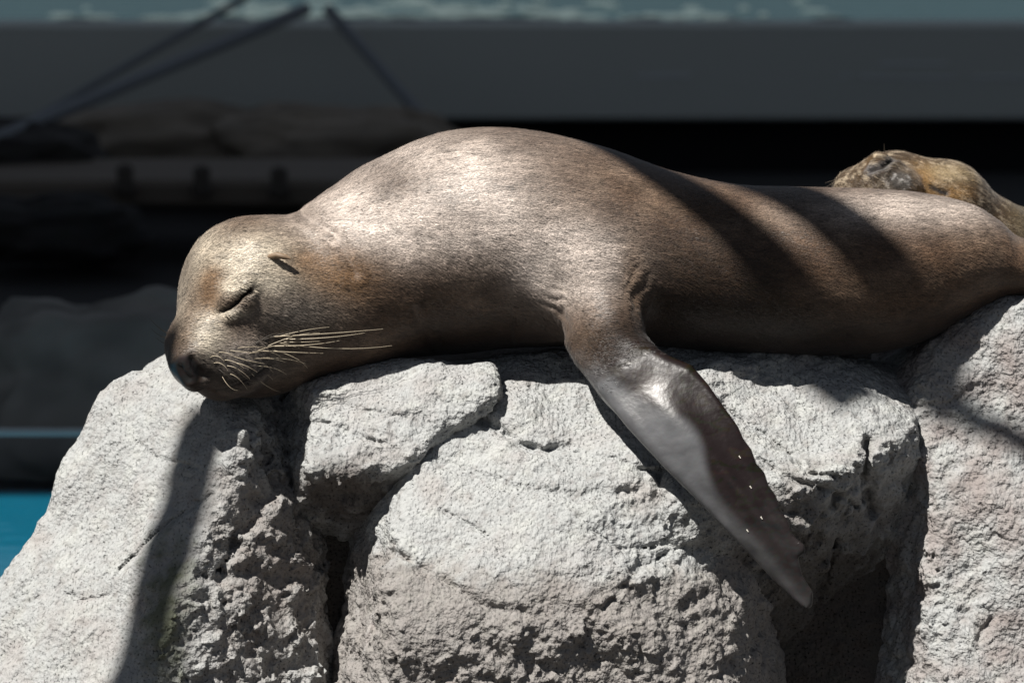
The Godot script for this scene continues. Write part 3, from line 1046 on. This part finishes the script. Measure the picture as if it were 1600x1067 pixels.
func make_main_sea_lion():
	build_tables()
	find_face()
	var t0 := Time.get_ticks_msec()
	var f := sea_lion_f
	var cell := 0.0036
	var xs := axis(-0.75, -0.72, 1.05, 1.62, cell)
	var ys := axis(-0.6, -0.56, 0.44, 0.5, cell)
	var zs := axis(-0.4, -0.1, 0.46, 0.5, cell)
	var res := nets(f, xs, ys, zs, [at(800, 350, 0)])
	var verts: PackedVector3Array = res[0]
	var nrm := smooth_normals(verts, res[1])
	var cols := PackedColorArray()
	cols.resize(verts.size())
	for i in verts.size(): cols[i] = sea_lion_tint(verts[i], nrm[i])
	var base := at(900, 545, 0.0)
	var root := Node3D.new()
	root.name = numbered("sea_lion")
	add_child(root)
	set_frame(root, base)
	tag(root, "large brown sea lion asleep on its belly with one flipper hanging over the rock", "sea lion")
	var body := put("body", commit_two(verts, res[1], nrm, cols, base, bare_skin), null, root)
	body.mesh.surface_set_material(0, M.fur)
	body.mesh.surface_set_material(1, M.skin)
	print("sea lion verts ", verts.size(), " ms ", Time.get_ticks_msec() - t0)
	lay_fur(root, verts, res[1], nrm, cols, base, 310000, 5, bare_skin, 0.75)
	var rng := RandomNumberGenerator.new()
	rng.seed = 77
	# ear
	var e0 := hit(f, 420, 400)
	var en := normal_of(f, e0)
	var e1 := e0 + (at(452, 408, 0) - at(420, 400, 0)) + en * 0.010
	put("ear", tube([e0 - en * 0.004 - base, e0.lerp(e1, 0.35) + en * 0.008 - base, e0.lerp(e1, 0.75) + en * 0.005 - base, e1 - base], [0.005, 0.0062, 0.0052, 0.0018], 12), M.ear, root)
	# whiskers: root pixel, tip pixel, lift
	var ws := [[425, 526, 598, 514, 0.03], [440, 530, 570, 520, 0.035], [432, 535, 612, 540, 0.04], [420, 541, 530, 532, 0.03], [440, 534, 500, 533, 0.02], [410, 548, 505, 552, 0.03], [425, 547, 480, 575, 0.03]]
	for q in whisker_roots.size():
		var r: Vector2 = whisker_roots[q]
		var down := (r.y - 540.0) / 60.0
		var g := lerpf(-0.22, 0.75, clampf(down + (410.0 - r.x) / 260.0, 0.0, 1.0)) + rng.randf_range(-0.08, 0.08)
		var ln := lerpf(24.0, 74.0, clampf((r.x - 325.0) / 100.0, 0.0, 1.0)) * rng.randf_range(0.75, 1.2)
		ws.append([r.x, r.y, r.x + cos(g) * ln, r.y + sin(g) * ln, 0.016])
	for w in ws:
		var sag := rng.randf_range(-0.004, 0.012)
		var r := hit(f, w[0], w[1])
		var n := normal_of(f, r)
		var tip := hit(f, w[2], w[3])
		tip += (Vector3(0, 0, CAM_D) - tip).normalized() * (w[4] as float)
		var pts := []
		var rad := []
		for q in 9:
			var t := q / 8.0
			var p := r.lerp(tip, t) + n * (w[4] as float) * 1.6 * t * (1.0 - t) + Vector3(0, sag * 4.0 * t * (1.0 - t), 0)
			pts.append(p - base)
			rad.append(lerpf(0.0008 if w[2] - w[0] > 90 else 0.0006, 0.00025, t))
		put("whisker", tube(pts, rad, 5), M.whisker if rng.randf() < 0.8 else M.dark_whisker, root)
	for w in [[262, 522, 233, 497], [262, 528, 236, 514], [263, 535, 244, 528]]:
		var r := at(w[0] + 6, w[1], 0.13)
		var tip := at(w[2], w[3], 0.16)
		var pts := []
		for q in 7: pts.append(r.lerp(tip, q / 6.0) - Vector3(0, 0.006 * q / 6.0 * (1.0 - q / 6.0) * 4.0, 0) - base)
		put("whisker", tube(pts, [0.0012, 0.0011, 0.001, 0.0009, 0.0007, 0.0005, 0.0004], 5), M.dark_whisker, root)
	# small pale claws on the flipper
	for w in [[1156, 714], [1173, 761], [1190, 809], [1168, 829]]:
		var r := hit(f, w[0], w[1])
		put("claw", tube([r + Vector3(-0.001, 0.002, 0.0) - base, r + Vector3(0.002, -0.0025, 0.0015) - base], [0.0014, 0.0007], 8), M.claw, root)

func near_flipper(p: Vector3) -> float:
	return minf(flipper_f(p), cone(p, at(948, 520, 0.19), at(985, 590, 0.235), 0.066, 0.052))

func bare_skin(p: Vector3) -> bool:
	if p.x > 0.08 and p.y < 0.06 and flip_along(p.x, p.y) + noise_fine.get_noise_3dv(p) * 0.09 > 0.17 and near_flipper(p) < 0.012: return true
	if p.x > -0.4: return false
	return p.z > 0.1 and (blob(p, 298, 578, 30, 30) > 0.42 or path_d(p, "eye", 0.002, 0.005) < 0.002)

# one mesh, two materials: fur and bare skin share their border
func commit_two(verts: PackedVector3Array, idx: PackedInt32Array, nrm: PackedVector3Array, cols: PackedColorArray, base: Vector3, is_second: Callable) -> ArrayMesh:
	var local := PackedVector3Array()
	local.resize(verts.size())
	var flags := PackedByteArray()
	flags.resize(verts.size())
	for i in verts.size():
		local[i] = verts[i] - base
		flags[i] = 1 if is_second.call(verts[i]) else 0
	var parts := [PackedInt32Array(), PackedInt32Array()]
	for t in range(0, idx.size(), 3):
		var w := flags[idx[t]]
		parts[w].append_array(PackedInt32Array([idx[t], idx[t + 1], idx[t + 2]]))
	var m := ArrayMesh.new()
	for part in parts:
		var arr := []
		arr.resize(Mesh.ARRAY_MAX)
		arr[Mesh.ARRAY_VERTEX] = local
		arr[Mesh.ARRAY_NORMAL] = nrm
		arr[Mesh.ARRAY_COLOR] = cols
		arr[Mesh.ARRAY_INDEX] = part
		m.add_surface_from_arrays(Mesh.PRIMITIVE_TRIANGLES, arr)
	return m

# short clumps of hair that lie along the body, as one uncountable part
func lay_fur(root: Node3D, verts: PackedVector3Array, idx: PackedInt32Array, nrm: PackedVector3Array, cols: PackedColorArray, base: Vector3, count: int, seed_: int, bald: Callable, scale := 1.0):
	var rng := RandomNumberGenerator.new()
	rng.seed = seed_
	var areas := PackedFloat32Array()
	var total := 0.0
	var keep := PackedInt32Array()
	for t in range(0, idx.size(), 3):
		var a := verts[idx[t]]
		var n := nrm[idx[t]]
		if n.z < -0.35 or n.y < -0.98: continue
		if bald.call(a): continue
		total += (verts[idx[t + 1]] - a).cross(verts[idx[t + 2]] - a).length()
		areas.append(total)
		keep.append(t)
	var st := SurfaceTool.new()
	st.begin(Mesh.PRIMITIVE_TRIANGLES)
	# one clump: a slim bent blade, length along x, up along y
	for v in [[0, 0, -0.5], [0, 0, 0.5], [0.55, 0.16, -0.42], [0.55, 0.16, 0.42], [1.0, 0.20, 0.0]]:
		st.set_normal(Vector3(-0.1, 1, v[2] * 0.2).normalized())
		st.add_vertex(Vector3(v[0] * 0.014, v[1] * 0.008, v[2] * 0.0016) * scale)
	for i in [0, 2, 1, 1, 2, 3, 2, 4, 3]: st.add_index(i)
	var mm := MultiMesh.new()
	mm.transform_format = MultiMesh.TRANSFORM_3D
	mm.use_colors = true
	mm.mesh = st.commit()
	mm.instance_count = count
	for i in count:
		var k := areas.bsearch(rng.randf() * total)
		var t := keep[mini(k, keep.size() - 1)]
		var u := rng.randf()
		var w := rng.randf()
		if u + w > 1.0:
			u = 1.0 - u
			w = 1.0 - w
		var ia := idx[t]
		var ib := idx[t + 1]
		var ic := idx[t + 2]
		var p := verts[ia] * (1.0 - u - w) + verts[ib] * u + verts[ic] * w
		var n := (nrm[ia] + nrm[ib] + nrm[ic]).normalized()
		var flow := Vector3(1.0, -0.3 + rng.randfn(0, 0.16), -0.25 + rng.randfn(0, 0.16))
		flow = (flow - n * flow.dot(n)).normalized()
		if flow.length_squared() < 0.5: flow = n.cross(Vector3.UP).normalized()
		var up := (n + flow * rng.randfn(0.0, 0.06)).normalized()
		flow = (flow - up * flow.dot(up)).normalized()
		var side := flow.cross(up)
		var ln := rng.randf_range(0.7, 1.25)
		mm.set_instance_transform(i, Transform3D(Basis(flow * ln, up * ln, side), p - n * 0.0008 - base))
		var c := cols[ia] * (rng.randf_range(0.6, 1.3) + 0.9 * noise_fine.get_noise_3dv(p * Vector3(0.35, 1.5, 1.5)))
		c.a = 1.0
		mm.set_instance_color(i, c)
	var o := MultiMeshInstance3D.new()
	o.name = "fur"
	o.multimesh = mm
	o.material_override = M.hair
	root.add_child(o, true)
	tag(o, "", "", "", "stuff")

func second_base(p: Vector3) -> float:
	var z := -0.38
	var d := cone(p, at(1400, 306, z), at(1478, 318, z - 0.02), 0.088, 0.084)
	d = smin(d, cone(p, at(1478, 318, z - 0.02), at(1560, 382, z - 0.08), 0.082, 0.078), 0.03)
	d = smin(d, cone(p, at(1560, 385, z - 0.08), at(1665, 424, z - 0.22), 0.078, 0.146), 0.05)
	d = smin(d, cone(p, at(1665, 424, z - 0.22), at(1900, 440, z - 0.3), 0.146, 0.17), 0.05)
	d = smin(d, cone(p, at(1395, 302, z), at(1372, 292, z + 0.08), 0.080, 0.056), 0.03)
	d = smin(d, (p - at(1338, 300, z + 0.06)).length() - 0.050, 0.025)
	d = smin(d, (p - at(1408, 294, z + 0.09)).length() - 0.040, 0.02)
	return smin(d, cone(p, at(1374, 254, z + 0.08), at(1360, 266, z + 0.10), 0.022, 0.020), 0.02)

func second_f(p: Vector3) -> float:
	var d := second_base(p)
	if absf(d) < 0.03 and p.x < 0.95:
		d = smin(d, path_d(p, "fold", 0.003, 0.005), 0.02)
		d = smax(d, -path_d(p, "slit", 0.003, 0.0025), 0.012)
		d = smax(d, -path_d(p, "slit_far", 0.003, 0.003), 0.006)
		d = smax(d, -path_d(p, "shut_eye", 0.002, 0.003), 0.012)
	return d

func second_bare(p: Vector3) -> bool:
	if p.x > 0.95: return false
	return path_d(p, "slit", 0.003, 0.0025) < 0.007 or path_d(p, "slit_far", 0.003, 0.003) < 0.004

func second_tint(p: Vector3, n: Vector3) -> Color:
	var k := (CAM_D + 0.36) / CAM_D
	var q := Vector3(p.x / k, p.y / k, p.z)
	var a := noise_mid.get_noise_3dv(p * 1.2)
	var b := noise_fine.get_noise_3dv(p * 0.8)
	var e := noise_pit.get_noise_3dv(p * 1.3)
	var st := noise_mid.get_noise_3dv(Vector3(p.x + p.y, p.y * 3.0 + p.x, p.z * 2.0) * 1.6)
	var col := Color(0.06, 0.036, 0.017).lerp(Color(0.32, 0.255, 0.18), clampf(0.22 + a * 0.9 + st * 1.7 + b * 1.0 + e * 0.2, 0.0, 1.0))
	col = col.lerp(Color(0.44, 0.34, 0.2), blob(q, 1480, 268, 50, 14) * 0.6)
	col = col.lerp(Color(0.38, 0.21, 0.07), clampf(blob(q, 1442, 284, 22, 26) + blob(q, 1500, 300, 25, 12) * 0.6, 0.0, 1.0) * 0.85)
	col = col.lerp(Color(0.07, 0.06, 0.052).lerp(Color(0.4, 0.38, 0.36), clampf(b * 2.5, 0.0, 1.0)), clampf(blob(q, 1408, 282, 26, 18) * 1.4, 0.0, 1.0))
	if p.x < 0.95:
		col = col.lerp(Color(0.085, 0.083, 0.085), (1.0 - sstep(0.003, 0.017, path_d(p, "slit", 0.003, 0.0025))) * 0.85)
		col = col.lerp(Color(0.015, 0.012, 0.011), 1.0 - sstep(0.0, 0.005, path_d(p, "slit", 0.003, 0.0025)))
		col = col.lerp(Color(0.015, 0.012, 0.011), 1.0 - sstep(0.001, 0.007, path_d(p, "shut_eye", 0.002, 0.003)))
	return col.lerp(Color(0.12, 0.09, 0.05), sstep(1560, 1600, q.x * 800 + 800) * 0.8)

func make_second_sea_lion():
	for e in [["slit", [[1362, 266], [1378, 262], [1396, 250]]], ["slit_far", [[1350, 262], [1356, 250], [1366, 243]]], ["fold", [[1366, 272], [1384, 268], [1402, 256]]], ["shut_eye", [[1456, 291], [1466, 297], [1478, 301]]]]:
		var pts := []
		for q in e[1]: pts.append(hit(second_base, q[0], q[1]))
		head_pts[e[0]] = pts
	var f := second_f
	var res := nets(f, axis(0.55, 0.64, 1.08, 1.6, 0.004), axis(-0.2, 0.14, 0.4, 0.5, 0.004), axis(-0.9, -0.5, -0.2, -0.1, 0.004), [at(1400, 300, -0.38)])
	var verts: PackedVector3Array = res[0]
	var nrm := smooth_normals(verts, res[1])
	var cols := PackedColorArray()
	cols.resize(verts.size())
	for i in verts.size(): cols[i] = second_tint(verts[i], nrm[i])
	var base := at(1450, 420, -0.4)
	var root := Node3D.new()
	root.name = numbered("sea_lion")
	add_child(root)
	set_frame(root, base)
	tag(root, "mottled tan sea lion whose upturned head rests behind the larger one's rump", "sea lion")
	var body := put("body", commit_two(verts, res[1], nrm, cols, base, second_bare), null, root)
	body.mesh.surface_set_material(0, M.fur)
	body.mesh.surface_set_material(1, M.dull_skin)
	lay_fur(root, verts, res[1], nrm, cols, base, 40000, 6, second_bare, 0.75)
	for w in [[1330, 272, 1292, 292], [1326, 276, 1298, 290], [1335, 266, 1306, 280], [1322, 280, 1290, 286], [1383, 240, 1382, 224]]:
		var r := at(w[0], w[1], -0.33)
		var tip := at(w[2], w[3], -0.30)
		var pts := []
		for q in 6: pts.append(r.lerp(tip, q / 5.0) + Vector3(0, 0.008 * q / 5.0 * (1.0 - q / 5.0), 0) - base)
		put("whisker", tube(pts, [0.0014, 0.0013, 0.0012, 0.001, 0.0008, 0.0005], 5), M.dark_whisker, root)

# unseen beams added overhead, cut to length to throw the dark bars
func make_shade_beams():
	for d in [[[312, 632, 0.10], [246, 1045, 0.20], 0.108, 0.0, 4.0, "added overhead timber beam that throws the bar of shade on the left boulder"],
			[[975, 245, -0.02], [1215, 430, 0.16], 0.08, 4.0, 0.08, "added overhead timber beam that throws the left bar of shade on the flank"],
			[[1195, 294, -0.03], [1385, 430, 0.14], 0.092, 4.0, 0.05, "added overhead timber beam that throws the right bar of shade on the rump"],
			[[1425, 585, 0.05], [1600, 690, 0.10], 0.042, 0.0, 7.5, "slim added timber batten that throws the lower bar of shade on the right boulder"]]:
		var a: Vector3 = FRAME * at(d[0][0], d[0][1], d[0][2])
		var b: Vector3 = FRAME * at(d[1][0], d[1][1], d[1][2])
		# slide both ends up the sun's ray to one height
		var high := 4.4
		var p := a + sun_dir * ((high - a.y) / sun_dir.y)
		var q := b + sun_dir * ((high - b.y) / sun_dir.y)
		var e := (q - p).normalized()
		p -= e * d[3]
		q += e * d[4]
		var o := put("added_shade_beam", chamfer_box(Vector3(p.distance_to(q), d[2], d[2]), 0.008), M.timber)
		o.transform = Transform3D(Basis(e, Vector3.UP, e.cross(Vector3.UP)), (p + q) * 0.5)
		tag(o, d[5], "beam", "added shade beams overhead")
		var tall := high + 1.5
		var post := put("post", chamfer_box(Vector3(0.09, tall, 0.09), 0.008), M.timber, o)
		post.position = Vector3((-0.5 if d[3] > d[4] else 0.5) * p.distance_to(q) + (0.06 if d[3] > d[4] else -0.06), -0.5 * tall - 0.5 * (d[2] as float), 0)
